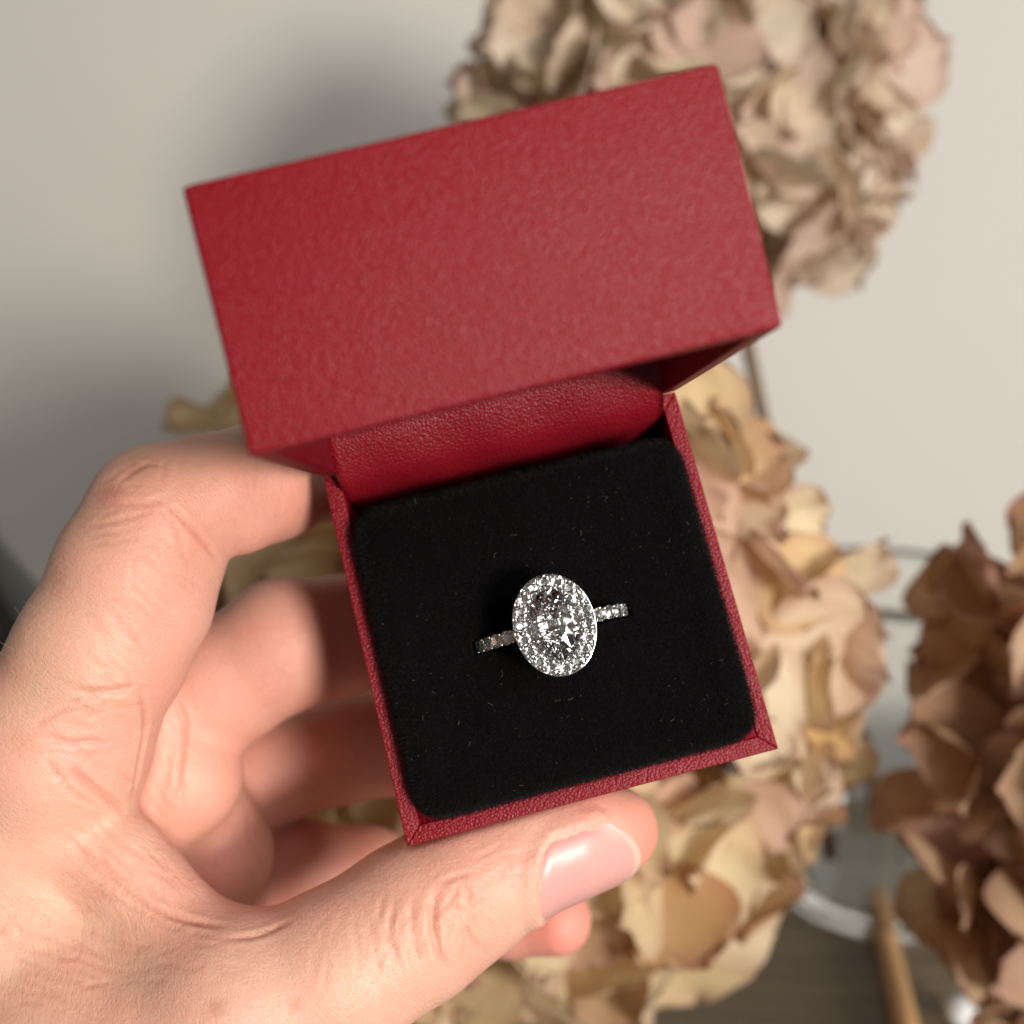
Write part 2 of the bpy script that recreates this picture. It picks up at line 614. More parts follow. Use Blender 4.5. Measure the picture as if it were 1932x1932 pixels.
# velvet pile: short fibres, too many to count
N = 90000
px = nrng.uniform(CX0, CX1, N)
py = nrng.uniform(CY0, CY1, N)
ring_edge = nrng.random(N) < 0.30
side = nrng.integers(0, 4, N)
jit = np.abs(nrng.normal(0, 0.7, N))
px = np.where(ring_edge & (side == 0), CX0 + jit, np.where(ring_edge & (side == 1), CX1 - jit, px))
py = np.where(ring_edge & (side == 2), CY0 + jit, np.where(ring_edge & (side == 3), CY1 - jit, py))
GX, GY = np.linspace(CX0, CX1, 420), np.linspace(CY0, CY1, 420)
ZG = np.array([[cushion_z(x, y) for x in GX] for y in GY])
rcd = [round_corner(a, b) for a, b in zip(px, py)]
px, py = np.array([q[0] for q in rcd]), np.array([q[1] for q in rcd])
def zlook(x, y):
    i_ = np.clip(np.rint((x - CX0) / (CX1 - CX0) * 419).astype(int), 0, 419)
    j_ = np.clip(np.rint((y - CY0) / (CY1 - CY0) * 419).astype(int), 0, 419)
    return ZG[j_, i_]
pv = np.zeros((N, 3, 3))
pv[:, 0] = np.stack([px, py, zlook(px, py)], 1)
nv0 = np.stack([-(zlook(px + .2, py) - zlook(px - .2, py)) / .4, -(zlook(px, py + .2) - zlook(px, py - .2)) / .4, np.ones(N)], 1)
pv[:, 1] = nv0 / np.linalg.norm(nv0, axis=1)[:, None]
pv[:, 2] = nrng.normal(0, 1, (N, 3))
root, nor, rd = pv[:, 0], pv[:, 1], pv[:, 2]
ln = nrng.uniform(0.25, 0.6, N)[:, None]
tip = root + (nor + rd * 0.38) * ln
wd = np.cross(nor, rd)
wd /= np.linalg.norm(wd, axis=1)[:, None] + 1e-9
wd *= 0.022
V = np.concatenate([root - wd, root + wd, tip], 1).reshape(-1, 3) * S
me = bpy.data.meshes.new('pile')
me.vertices.add(3 * N)
me.vertices.foreach_set('co', V.ravel())
me.loops.add(3 * N)
me.loops.foreach_set('vertex_index', np.arange(3 * N))
me.polygons.add(N)
me.polygons.foreach_set('loop_start', np.arange(0, 3 * N, 3))
me.update()
me.validate()
pile = link('pile', me, PILE, cushion)
tag(pile, kind='stuff')

# specks of lint caught in the velvet
vs, fs = [], []
lr = random.Random(5)
CLUMPS = [(lr.uniform(CX0 + 3, CX1 - 3), lr.uniform(CY0 + 3, CY1 - 3)) for _ in range(9)]
for k in range(170):
    x, y = lr.uniform(CX0 + 1, CX1 - 1), lr.uniform(CY0 + 1, CY1 - 1)
    if k % 3:
        c_ = lr.choice(CLUMPS)
        x, y = min(max(lr.gauss(c_[0], 2.6), CX0 + 1), CX1 - 1), min(max(lr.gauss(c_[1], 2.2), CY0 + 1), CY1 - 1)
    if abs(y - RY) < 1.5:
        continue
    z = cushion_z(x, y) + 0.42
    big = lr.random() < 0.10
    L = lr.uniform(0.5, 1.0) if big else lr.uniform(0.12, 0.4)
    w = lr.uniform(0.010, 0.017) if big else lr.uniform(0.006, 0.014)
    a = lr.uniform(0, 6.28)
    bend = lr.uniform(-2.2, 2.2)
    n = 6
    p = np.array([x, y, z])
    idx = []
    for i in range(n):
        d = np.array([math.cos(a), math.sin(a), lr.uniform(-.2, .35)])
        s_ = np.array([-d[1], d[0], 0]) * w
        idx.append(len(vs))
        vs += [(p - s_) * S, (p + s_) * S, (p + np.array([0, 0, w * 1.4])) * S]
        p = p + d * L / n
        a += bend / n + lr.uniform(-.3, .3)
    for i in range(n - 1):
        q, r_ = idx[i], idx[i + 1]
        for m in range(3):
            fs.append((q + m, q + (m + 1) % 3, r_ + (m + 1) % 3, r_ + m))
lint = link('lint', mesh('lint', vs, fs), m_plain('lint_fibre', (0.17, 0.16, 0.155), 0.8), cushion)
tag(lint, kind='stuff')

# ------------------------------------------------------------------ ring
ring = empty('ring', BOXM @ Matrix.Translation((0.05 * S, RY * S, -1.6 * S)))
tag(ring, 'oval halo diamond ring with stones along its white metal band, set in the cushion', 'ring')
# ring space (mm): centre of the band at the origin, x along the visible shank, z up out of the cushion

def brilliant(r, table=0.56, crown=0.30, pav=0.84, sx=1.0, sy=1.0, rot=0.0, n=8, jit=0.0):
    vs, fs = [], []
    jr = random.Random(n * 7 + 1)
    def add(rad, ang, z, j=True):
        if j and jit:
            rad *= 1 + jr.uniform(-jit, jit)
            ang += jr.uniform(-jit, jit) * 0.6
            z *= 1 + jr.uniform(-jit, jit) * 0.5
        vs.append((rad * math.cos(ang + rot) * r * sx, rad * math.sin(ang + rot) * r * sy, z * r))
        return len(vs) - 1
    q = 2 * math.pi / n
    T = [add(table, k * q, crown, False) for k in range(n)]
    Mi = [add(0.79, (k + .5) * q, crown * 0.56) for k in range(n)]
    G = [add(1.0, k * q / 2, 0.03, False) for k in range(2 * n)]
    H = [add(1.0, k * q / 2, -0.03, False) for k in range(2 * n)]
    P = [add(0.46, (k + .5) * q, -pav * 0.60) for k in range(n)]
    Q = [add(0.22, k * q, -pav * 0.84) for k in range(n)] if n > 8 else None
    c = add(0, 0, -pav)
    fs.append(T)
    for k in range(n):
        k1 = (k + 1) % n
        fs.append((T[k1], T[k], Mi[k]))
        fs += [(T[k], Mi[k - 1], G[2 * k]), (T[k], G[2 * k], Mi[k])]
        fs += [(Mi[k], G[2 * k], G[2 * k + 1]), (Mi[k], G[2 * k + 1], G[(2 * k + 2) % (2 * n)])]
        fs += [(P[k], H[2 * k + 1], H[2 * k]), (P[k], H[(2 * k + 2) % (2 * n)], H[2 * k + 1])]
        if Q:
            fs += [(Q[k], P[k], H[2 * k]), (Q[k], H[2 * k], P[k - 1]), (Q[k], Q[k1], P[k]), (c, Q[k1], Q[k])]
        else:
            fs += [(c, P[k], H[2 * k]), (c, H[2 * k], P[k - 1])]
    for k in range(2 * n):
        k1 = (k + 1) % (2 * n)
        fs.append((G[k], H[k], H[k1], G[k1]))
    me = mesh('stone', [Vector(v) * S for v in vs], fs)
    bm = bmesh.new()
    bm.from_mesh(me)
    bmesh.ops.recalc_face_normals(bm, faces=bm.faces)
    bm.to_mesh(me)
    bm.free()
    me.materials.append(DIAMOND)
    return me

def ell_band(name, a, b, prof, n=72, mat=METAL, parent=ring):
    """sweep a closed profile (offset, z) round an ellipse a x b"""
    vs, fs = [], []
    m = len(prof)
    for k in range(n):
        t = 2 * math.pi * k / n
        nx_, ny_ = b * math.cos(t), a * math.sin(t)
        l = math.hypot(nx_, ny_)
        for (o_, z) in prof:
            vs.append(((a * math.cos(t) + nx_ / l * o_) * S, (b * math.sin(t) + ny_ / l * o_) * S, z * S))
    for k in range(n):
        for i in range(m):
            j = (i + 1) % m
            k1 = (k + 1) % n
            fs.append((k * m + i, k * m + j, k1 * m + j, k1 * m + i))
    return link(name, mesh(name, vs, fs), mat, parent)

ZH = 10.7     # girdle height of the halo stones
cs = link('centre_stone', brilliant(2.72, 0.44, 0.40, 0.94, 1.0, 1.50, math.pi / 12, 12, 0.07), None, ring)
cs.location = (0, 0, (ZH + 0.45) * S)
tag(cs, 'large oval centre diamond')
# halo plate and its rim
plate = ell_band('halo_plate', 3.9, 5.1, [(-1.25, ZH - 0.45), (0.68, ZH - 0.40), (0.78, ZH - 0.10), (0.84, ZH - 0.12), (0.82, ZH - 1.0), (0.55, ZH - 1.25), (-1.1, ZH - 0.9)])
ell_band('gallery', 2.6, 3.6, [(-0.35, ZH - 2.2), (0.35, ZH - 2.2), (0.45, ZH - 1.7), (-0.25, ZH - 1.7)])
# halo stones evenly along the ellipse
tt = np.linspace(0, 2 * math.pi, 2001)
ex, ey = 3.86 * np.cos(tt), 5.06 * np.sin(tt)
arc = np.concatenate([[0], np.cumsum(np.hypot(np.diff(ex), np.diff(ey)))])
NH = 18
hm = [brilliant(0.79, 0.54, 0.32, 0.80, rot=a) for a in (0, .2, .4)]
def bead_mesh(r, tall=1.0):
    bm = bmesh.new()
    bmesh.ops.create_icosphere(bm, subdivisions=2, radius=r * S)
    for v in bm.verts:
        v.co.z *= tall
    me = bm_mesh('prong', bm, True)
    me.materials.append(METAL)
    return me
bead = bead_mesh(0.17, 1.2)
for k in range(NH):
    t = np.interp((k + 0.5) / NH * arc[-1], arc, tt)
    x, y = 3.86 * math.cos(t), 5.06 * math.sin(t)
    o = link('halo_stone', hm[k % 3], None, ring)
    o.location = (x * S, y * S, (ZH + rng.uniform(-.02, .02)) * S)
    o.rotation_euler = (rng.uniform(-.10, .10), rng.uniform(-.10, .10), rng.uniform(0, 6))
    t2 = np.interp((k + 1.0) / NH * arc[-1], arc, tt)
    for off in (0.52, -0.50):
        nxx, nyy = 5.06 * math.cos(t2), 3.86 * math.sin(t2)
        l = math.hypot(nxx, nyy)
        p = link('prong', bead, None, ring)
        p.location = ((3.86 * math.cos(t2) + nxx / l * off) * S, (5.06 * math.sin(t2) + nyy / l * off) * S, (ZH + 0.08) * S)
small = bead_mesh(0.15, 1.3)
for k in range(30):
    t = 2 * math.pi * (k + 0.5) / 30
    p = link('prong', small, None, ring)
    p.location = (2.93 * math.cos(t) * S, 4.28 * math.sin(t) * S, (ZH + 0.10) * S)
# four claws on the centre stone
claw = bead_mesh(0.30, 1.0)
for a in (42, 138, 222, 318):
    ca, sa = math.cos(R(a)), math.sin(R(a))
    o = link('prong', claw, None, ring)
    o.location = (2.72 * ca * S, 4.08 * sa * S, (ZH + 0.62) * S)
    o.scale = (0.8, 1.3, 1)
    o.rotation_euler = (0, 0, R(a) + 1.57)
    st = link('claw_post', tube_mesh('claw_post', [(2.72 * ca * S, 4.08 * sa * S, (ZH + 0.6) * S), (2.6 * ca * S, 3.9 * sa * S, (ZH - 0.9) * S), (2.2 * ca * S, 2.2 * sa * S, (ZH - 2.2) * S), (1.5 * ca * S, 0.7 * sa * S, 8.9 * S)], 0.26 * S, 8), METAL, ring)
# band: full hoop
RB = 9.1
vs, fs = [], []
nb = 120
pf = [(-0.75, -0.75), (0.35, -0.72), (0.5, -0.60), (0.45, -0.2), (0.45, 0.2), (0.5, 0.60), (0.35, 0.72), (-0.75, 0.75)]
for k in range(nb):
    a = 2 * math.pi * k / nb
    for (o_, y) in pf:
        vs.append(((RB + o_) * math.sin(a) * S, y * S, (RB + o_) * math.cos(a) * S))
m = len(pf)
for k in range(nb):
    for i in range(m):
        j = (i + 1) % m
        k1 = (k + 1) % nb
        fs.append((k * m + i, k * m + j, k1 * m + j, k1 * m + i))
band = link('band', mesh('band', vs, fs), METAL, ring)
sm = [brilliant(0.85, 0.54, 0.34, 0.78, rot=a) for a in (0, .25)]
bead2 = bead_mesh(0.20, 1.1)
for sgn in (-1, 1):
    for k in range(6):
        a = sgn * R(25.5 + k * 9.9)
        o = link('band_stone', sm[k % 2], None, ring)
        o.matrix_local = Matrix.Rotation(a, 4, 'Y') @ Matrix.Translation((0, 0, (RB + 0.74) * S)) @ Matrix.Rotation(rng.uniform(0, 6), 4, 'Z')
        for yy in (-0.62, 0.62):
            p = link('prong', bead2, None, ring)
            p.matrix_local = Matrix.Rotation(a + sgn * R(4.95), 4, 'Y') @ Matrix.Translation((0, yy * S, (RB + 0.80) * S))

# ------------------------------------------------------------------ hand
# A signed distance field built from tapered bones (u, v, depth mm, radius mm), blended, pressed against the box, then meshed.
def rcone(P, a, b):
    """distance from P to a round cone between (point, radius) a and b"""
    pa, ra = CP(*a[:3]), a[3]
    pb, rb = CP(*b[:3]), b[3]
    ba = pb - pa
    l2 = float(ba @ ba)
    rr = ra - rb
    a2 = l2 - rr * rr
    il2 = 1.0 / l2
    pp = P - pa
    y = pp @ ba
    z = y - l2
    xx = pp * l2 - y[:, None] * ba
    x2 = np.einsum('ij,ij->i', xx, xx)
    y2 = y * y * l2
    z2 = z * z * l2
    k = np.sign(rr) * rr * rr * x2
    d = (np.sqrt(np.maximum(x2 * a2 * il2, 0)) + y * rr) * il2 - ra
    c1 = np.sign(z) * a2 * z2 > k
    c2 = (~c1) & (np.sign(y) * a2 * y2 < k)
    d = np.where(c1, np.sqrt(x2 + z2) * il2 - rb, np.where(c2, np.sqrt(x2 + y2) * il2 - ra, d))
    return d

def smin(a, b, k):
    h = np.maximum(k - np.abs(a - b), 0) / k
    return np.minimum(a, b) - h * h * k * 0.25

def chain(P, pts, k):
    d = None
    for a, b in zip(pts[:-1], pts[1:]):
        e = rcone(P, a, b)
        d = e if d is None else smin(d, e, k)
    return d

PALM = [
    # radial side: index metacarpal and the back of the hand
    ([(100, 1410, 133, 10.5), (-40, 1640, 139, 13), (-330, 2010, 148, 18)], 5),
    ([(60, 1600, 135, 9.0), (20, 1760, 136, 12.0), (-150, 1990, 140, 17)], 6),
    ([(172, 1430, 140, 7.2), (130, 1600, 145, 9), (60, 1800, 146, 12), (-100, 1950, 145, 16)], 3),
    ([(150, 1690, 138, 8), (205, 1830, 135, 10.5), (150, 1985, 135, 13.5)], 7),
    # hollow of the palm
    ([(150, 1560, 153, 9), (170, 1720, 156, 10), (-80, 1960, 156, 16)], 4),
    ([(280, 1690, 164, 8), (230, 1800, 163, 10), (-80, 1960, 162, 15)], 4),
    # pads at the finger roots and the far edge of the palm
    ([(272, 1335, 147, 5.6), (345, 1465, 149, 7.0), (235, 1600, 152, 8.0)], 2.2),
    ([(370, 1500, 155, 5.8), (412, 1610, 157, 6.8), (310, 1720, 160, 8.5)], 2.2),
    ([(408, 1690, 164, 7.3), (380, 1800, 165, 9), (-60, 2020, 165, 15)], 2.5),
    # wrist and forearm
    ([(-200, 2000, 150, 19), (-480, 2270, 156, 21), (-760, 2560, 160, 23)], 8),
]
INDEX = [(100, 1410, 132, 10.8), (188, 1235, 131, 9.9), (252, 1078, 131.5, 9.1), (302, 970, 133, 8.4), (400, 930, 136, 7.2), (490, 908, 141, 7.3), (600, 885, 152, 7.2), (740, 880, 166, 6.3)]
MIDDLE = [(300, 1400, 152, 8.2), (420, 1290, 153, 9.0), (540, 1215, 153, 9.2), (640, 1200, 158, 8.6), (760, 1190, 169, 8.0), (950, 1180, 175, 7.4), (1080, 1170, 174, 6.4)]
RING = [(370, 1540, 163, 7.6), (500, 1455, 169, 8.4), (640, 1410, 172, 8.6), (740, 1400, 175, 8.2), (900, 1390, 178, 7.4), (1080, 1380, 177, 6.6)]
LITTLE = [(410, 1665, 169, 7.2), (560, 1635, 172, 7.4), (690, 1650, 176, 7.4), (820, 1690, 178, 6.8), (960, 1728, 176, 6.3), (1050, 1735, 172, 5.6)]
THUMB = [(-120, 2050, 142, 17), (190, 2000, 130, 14.2), (450, 1912, 125, 10.0), (650, 1825, 128, 9.2), (780, 1740, 131, 9.1), (880, 1670, 133, 8.5), (985, 1610, 135, 7.4), (1075, 1577, 137, 7.0), (1160, 1566, 139, 5.6)]
PADS = [[(395, 972, 135.5, 4.8), (450, 968, 137, 5.0), (540, 945, 145, 5.0)], [(345, 1060, 133, 5.2), (300, 1150, 132, 6.2), (240, 1240, 132, 7.0)]]
WEB = [(40, 1490, 132, 7.5), (139, 1562, 132, 5.6), (225, 1628, 131.5, 5.3), (285, 1694, 130.5, 5.0), (345, 1772, 129, 5.6), (430, 1860, 126, 8)]

def hand_raw(P):
    palm = None
    for pts, k in PALM:
        e = chain(P, pts, 3)
        palm = e if palm is None else smin(palm, e, k)
    th = chain(P, THUMB, 3.0)
    palm_t = smin(smin(palm, th, 6.0), chain(P, WEB, 3), 3.5)
    out = palm_t
    for fin, k in ((INDEX, 5.0), (MIDDLE, 3.0), (RING, 3.0), (LITTLE, 3.0)):
        f = chain(P, fin, 2.2)
        if fin is INDEX:
            for pd in PADS:
                f = smin(f, chain(P, pd, 1.5), 1.6)
        out = smin(out, smin(palm, f, k), 1.0)
    return out

def box_sd(P):
    q = (P - BT) @ BR           # into box space, mm
    c = np.array([0, -BD / 2, -BASEH / 2])
    h = np.array([BW / 2, BD / 2, BASEH / 2])
    d = np.abs(q - c) - h
    return np.linalg.norm(np.maximum(d, 0), axis=1) + np.minimum(d.max(1), 0)

def hand_sd(P):
    d = hand_raw(P)
    b = -(box_sd(P) - 0.12)
    k = 1.2
    h = np.maximum(k - np.abs(d - b), 0) / k
    return np.maximum(d, b) + h * h * k * 0.25

def surface_nets(fn, lo, hi, h, block=4):
    n = ((hi - lo) / h).astype(int) // block * block + block + 1
    cn = (n - 1) // block + 1
    ax = [lo[i] + np.arange(cn[i]) * h * block for i in range(3)]
    G = np.stack(np.meshgrid(*ax, indexing='ij'), -1).reshape(-1, 3)
    C = np.concatenate([fn(g) for g in np.array_split(G, max(1, len(G) // 200000))]).reshape(cn)
    Fv = np.repeat(np.repeat(np.repeat(C, block, 0), block, 1), block, 2)[:n[0], :n[1], :n[2]].astype(np.float32)
    near = np.abs(Fv) < h * block * 1.8
    idx = np.argwhere(near)
    P = lo + idx * h
    val = np.concatenate([fn(g) for g in np.array_split(P, max(1, len(P) // 200000))])
    Fv[near] = val
    neg = Fv < 0
    cs_ = [slice(0, -1), slice(1, None)]
    cnt = np.zeros(np.array(Fv.shape) - 1, np.int8)
    for i in (0, 1):
        for j in (0, 1):
            for k in (0, 1):
                cnt += neg[cs_[i], cs_[j], cs_[k]]
    act = (cnt > 0) & (cnt < 8)
    cells = np.argwhere(act)
    vid_ = -np.ones(act.shape, np.int32)
    vid_[act] = np.arange(len(cells))
    acc = np.zeros((len(cells), 3))
    num = np.zeros(len(cells))
    corners = [(i, j, k) for i in (0, 1) for j in (0, 1) for k in (0, 1)]
    for a in corners:
        for axis in range(3):
            if a[axis]:
                continue
            b = list(a)
            b[axis] = 1
            fa = Fv[cells[:, 0] + a[0], cells[:, 1] + a[1], cells[:, 2] + a[2]]
            fb = Fv[cells[:, 0] + b[0], cells[:, 1] + b[1], cells[:, 2] + b[2]]
            cross = (fa < 0) != (fb < 0)
            t = np.where(cross, fa / np.where(cross, fa - fb, 1), 0)
            p = np.array(a)[None] + t[:, None] * np.eye(3)[axis]
            acc[cross] += p[cross]
            num[cross] += 1
    verts = lo + (cells + acc / num[:, None]) * h
    quads = []
    for axis in range(3):
        s0 = [slice(1, -1)] * 3
        s1 = [slice(1, -1)] * 3
        s0[axis] = slice(0, -1)
        s1[axis] = slice(1, None)
        A, B = neg[tuple(s0)], neg[tuple(s1)]
        e = np.argwhere(A != B)
        base_ = e + 1
        base_[:, axis] -= 1
        flip = A[tuple(e.T)]
        u_, v_ = (axis + 1) % 3, (axis + 2) % 3
        du, dv = np.eye(3, dtype=int)[u_], np.eye(3, dtype=int)[v_]
        c = [base_ - du - dv, base_ - dv, base_, base_ - du]
        q = np.stack([vid_[tuple(x.T)] for x in c], 1)
        q = np.where(flip[:, None], q, q[:, ::-1])
        quads.append(q[(q >= 0).all(1)])
    return verts, np.concatenate(quads)

def grad(fn, P, e=0.08):
    g = np.zeros_like(P)
    for i in range(3):
        d = np.zeros(3)
        d[i] = e
        g[:, i] = fn(P + d) - fn(P - d)
    return g / (np.linalg.norm(g, axis=1)[:, None] + 1e-12)

ALLP = [p for pts, _ in PALM for p in pts] + INDEX + MIDDLE + RING + LITTLE + THUMB + WEB
cc = np.array([CP(*p[:3]) for p in ALLP])
rr_ = np.array([p[3] for p in ALLP])[:, None]
lo, hi = (cc - rr_).min(0) - 3, (cc + rr_).max(0) + 3
HV, HQ = surface_nets(hand_sd, lo, hi, 0.42)
for _ in range(1):
    HV = HV - grad(hand_sd, HV) * hand_sd(HV)[:, None]
HN = grad(hand_sd, HV, 0.25)

def hit(uv):
    """first point of the hand along the rays through picture positions (for creases and marks)"""
    uv = np.asarray(uv, float)
    D = np.stack([(uv[:, 0] - 966) / F, -(uv[:, 1] - 966) / F, -np.ones(len(uv))], 1)
    L = np.linalg.norm(D, axis=1)
    t = np.full(len(uv), 95.0)
    for _ in range(60):
        t = t + hand_sd(D * t[:, None]) / L * 0.9
        t = np.minimum(t, 230)
    ok = t < 225
    return D * t[:, None], ok

def dense(poly, step=5.0):
    p = smooth_curve(poly, 12) if len(poly) > 2 else np.array(poly, float)
    out = []
    for a, b in zip(p[:-1], p[1:]):
        m = max(1, int(np.linalg.norm(b - a) / step))
        out += [a + (b - a) * i / m for i in range(m)]
    out.append(p[-1])
    return np.array(out)

NAIL_FACING = (0.05, -0.42, 0.85)
NAIL_LEN = (-3.4, 12.6)
NSGN = 1
NAIL_HALF = R(62)
CREASES = [
    ([(309, 946), (345, 981), (381, 1021), (413, 1061)], 0.37, 0.33),
    ([(294, 953), (341, 1005)], 0.30, 0.15),
    ([(206, 949), (254, 953), (309, 942)], 0.31, 0.25),
    ([(222, 910), (258, 886), (286, 870)], 0.31, 0.20),
    ([(305, 906), (313, 866)], 0.30, 0.15),
    ([(179, 989), (238, 981), (286, 965)], 0.31, 0.20),
    ([(171, 1009), (222, 1005), (270, 989)], 0.30, 0.12),
    ([(159, 1029), (214, 1025), (262, 1009)], 0.30, 0.10),
    ([(270, 1041), (305, 1076)], 0.30, 0.12),
    ([(246, 1080), (301, 1124), (329, 1144)], 0.30, 0.14),
    ([(246, 1108), (313, 1164)], 0.30, 0.14),
    ([(210, 1164), (246, 1195), (282, 1223)], 0.30, 0.18),
    ([(190, 1223), (222, 1255), (250, 1279)], 0.30, 0.16),
    ([(175, 1243), (206, 1279)], 0.30, 0.12),
    ([(135, 1299), (179, 1307), (222, 1303), (254, 1291)], 0.43, 0.43),
    ([(119, 1330), (167, 1314), (194, 1310)], 0.31, 0.20),
    ([(79, 1386), (131, 1402), (167, 1398), (206, 1402)], 0.37, 0.30),
    ([(131, 1449), (167, 1481), (206, 1509), (238, 1533)], 0.50, 0.43),
    ([(87, 1433), (131, 1489), (186, 1521)], 0.37, 0.25),
    ([(63, 1370), (103, 1350), (131, 1338)], 0.31, 0.20),
    ([(262, 1303), (274, 1362), (262, 1441), (246, 1521)], 0.37, 0.38),
    ([(325, 1314), (349, 1362), (345, 1422), (329, 1501)], 0.37, 0.43),
    ([(159, 1358), (190, 1342), (198, 1322)], 0.30, 0.12),
    ([(131, 1362), (159, 1370)], 0.30, 0.12),
    ([(185, 1635), (264, 1701), (344, 1734), (423, 1749)], 0.43, 0.43),
    ([(132, 1608), (218, 1668), (284, 1708)], 0.31, 0.22),
    ([(159, 1675), (251, 1714), (330, 1754)], 0.31, 0.20),
    ([(423, 1770), (489, 1764), (549, 1737)], 0.37, 0.25),
    ([(112, 1575), (178, 1622), (251, 1675)], 0.30, 0.18),
    ([(165, 1536), (218, 1575), (278, 1628)], 0.30, 0.16),
    ([(126, 1556), (185, 1589), (225, 1628)], 0.30, 0.14),
    ([(0, 1741), (79, 1767), (165, 1794)], 0.30, 0.12),
    ([(0, 1774), (99, 1800), (192, 1820)], 0.30, 0.12),
    ([(20, 1827), (119, 1846), (198, 1866)], 0.30, 0.12),
    ([(79, 1780), (198, 1827), (278, 1833)], 0.30, 0.12),
    ([(0, 1860), (99, 1880), (172, 1906)], 0.30, 0.12),
    ([(132, 1741), (225, 1780), (284, 1787)], 0.30, 0.14),
    ([(826, 1675), (816, 1727), (820, 1774), (841, 1828)], 0.46, 0.45),
    ([(780, 1701), (777, 1754), (793, 1813)], 0.31, 0.26),
    ([(740, 1714), (737, 1767), (760, 1833)], 0.31, 0.26),
    ([(701, 1734), (707, 1794), (720, 1840)], 0.30, 0.16),
    ([(668, 1741), (674, 1800)], 0.30, 0.12),
    ([(876, 1668), (886, 1727), (869, 1813)], 0.31, 0.22),
    ([(846, 1701), (879, 1711), (922, 1694)], 0.30, 0.18),
    ([(853, 1787), (886, 1741), (912, 1714)], 0.30, 0.16),
    ([(866, 1754), (899, 1780), (919, 1800)], 0.30, 0.14),
    ([(833, 1668), (859, 1655), (892, 1648)], 0.31, 0.20),
]
PATCHES = [
    (350, 1000, 7, (0.72, 0.3, 0.21), 0.55),
    (300, 1290, 6, (0.74, 0.31, 0.22), 0.5),
    (330, 1450, 13, (0.74, 0.37, 0.27), 0.7),
    (440, 1620, 13, (0.74, 0.36, 0.26), 0.7),
    (480, 1700, 9, (0.74, 0.33, 0.24), 0.6),
    (560, 1240, 16, (0.7, 0.35, 0.28), 0.6),
    (600, 1450, 18, (0.7, 0.33, 0.25), 0.7),
    (650, 1620, 16, (0.72, 0.33, 0.25), 0.7),
    (1060, 1745, 11, (0.78, 0.27, 0.21), 0.8),
    (1225, 1585, 5, (0.78, 0.26, 0.19), 0.85),
    (1130, 1515, 4, (0.74, 0.30, 0.22), 0.5),
    (560, 950, 8, (0.72, 0.31, 0.23), 0.6),
    (870, 1730, 6, (0.72, 0.34, 0.22), 0.5),
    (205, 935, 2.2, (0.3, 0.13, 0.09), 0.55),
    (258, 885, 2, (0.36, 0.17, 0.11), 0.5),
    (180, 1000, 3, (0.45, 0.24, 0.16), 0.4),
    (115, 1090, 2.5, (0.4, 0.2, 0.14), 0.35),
    (60, 1250, 9, (0.62, 0.37, 0.24), 0.4),
    (170, 1420, 4, (0.62, 0.28, 0.24), 0.4),
    (410, 1902, 1.0, (0.42, 0.2, 0.1), 0.6),
    (558, 1896, 0.8, (0.42, 0.2, 0.1), 0.55),
    (8, 1754, 0.8, (0.36, 0.17, 0.09), 0.6),
    (40, 1400, 1.2, (0.5, 0.27, 0.15), 0.4),
    (100, 1700, 14, (0.66, 0.42, 0.28), 0.5),
    (690, 1800, 8, (0.67, 0.42, 0.29), 0.4),
]

# short fine wrinkles gathered where the skin folds: (centre, half extents, direction in degrees, count)
fr = random.Random(12)
for (cu_, cv_, eu, ev, ang, cnt, dep) in [(250, 930, 45, 60, -12, 14, .12), (300, 1060, 60, 60, 42, 10, .09), (230, 1190, 60, 80, 40, 14, .10), (190, 1310, 80, 40, 8, 12, .14),
        (170, 1440, 80, 50, 25, 12, .14), (230, 1640, 110, 60, 38, 26, .14), (90, 1800, 90, 110, 17, 26, .11), (330, 1800, 110, 60, 10, 14, .10), (780, 1760, 70, 70, 95, 16, .13),
        (880, 1740, 50, 60, 60, 14, .12), (660, 1790, 70, 70, 100, 12, .08), (960, 1640, 40, 40, -35, 12, .10), (310, 1430, 40, 80, 85, 8, .12), (470, 1600, 20, 60, 80, 6, .12), (500, 930, 60, 50, 75, 10, .07)]:
    for _ in range(cnt):
        u0, v0 = cu_ + fr.uniform(-eu, eu), cv_ + fr.uniform(-ev, ev)
        a_ = math.radians(ang + fr.gauss(0, 14))
        l_ = fr.uniform(18, 48)
        k_ = fr.uniform(-6, 6)
        du, dv = math.cos(a_) * l_, math.sin(a_) * l_
        CREASES.append(([(u0 - du, v0 - dv), (u0 - dv / l_ * k_, v0 + du / l_ * k_), (u0 + du, v0 + dv)], 0.28, dep * fr.uniform(.6, 1.2)))

def nearest(points, values, V):
    kd = kdtree.KDTree(len(points))
    for i, p in enumerate(points):
        kd.insert(p, i)
    kd.balance()
    ds = np.full(len(V), 99.0)
    ids = np.zeros(len(V), int)
    for i, v in enumerate(V):
        _, j, dd = kd.find(v)
        ds[i] = dd
        ids[i] = j
    return ds, ids

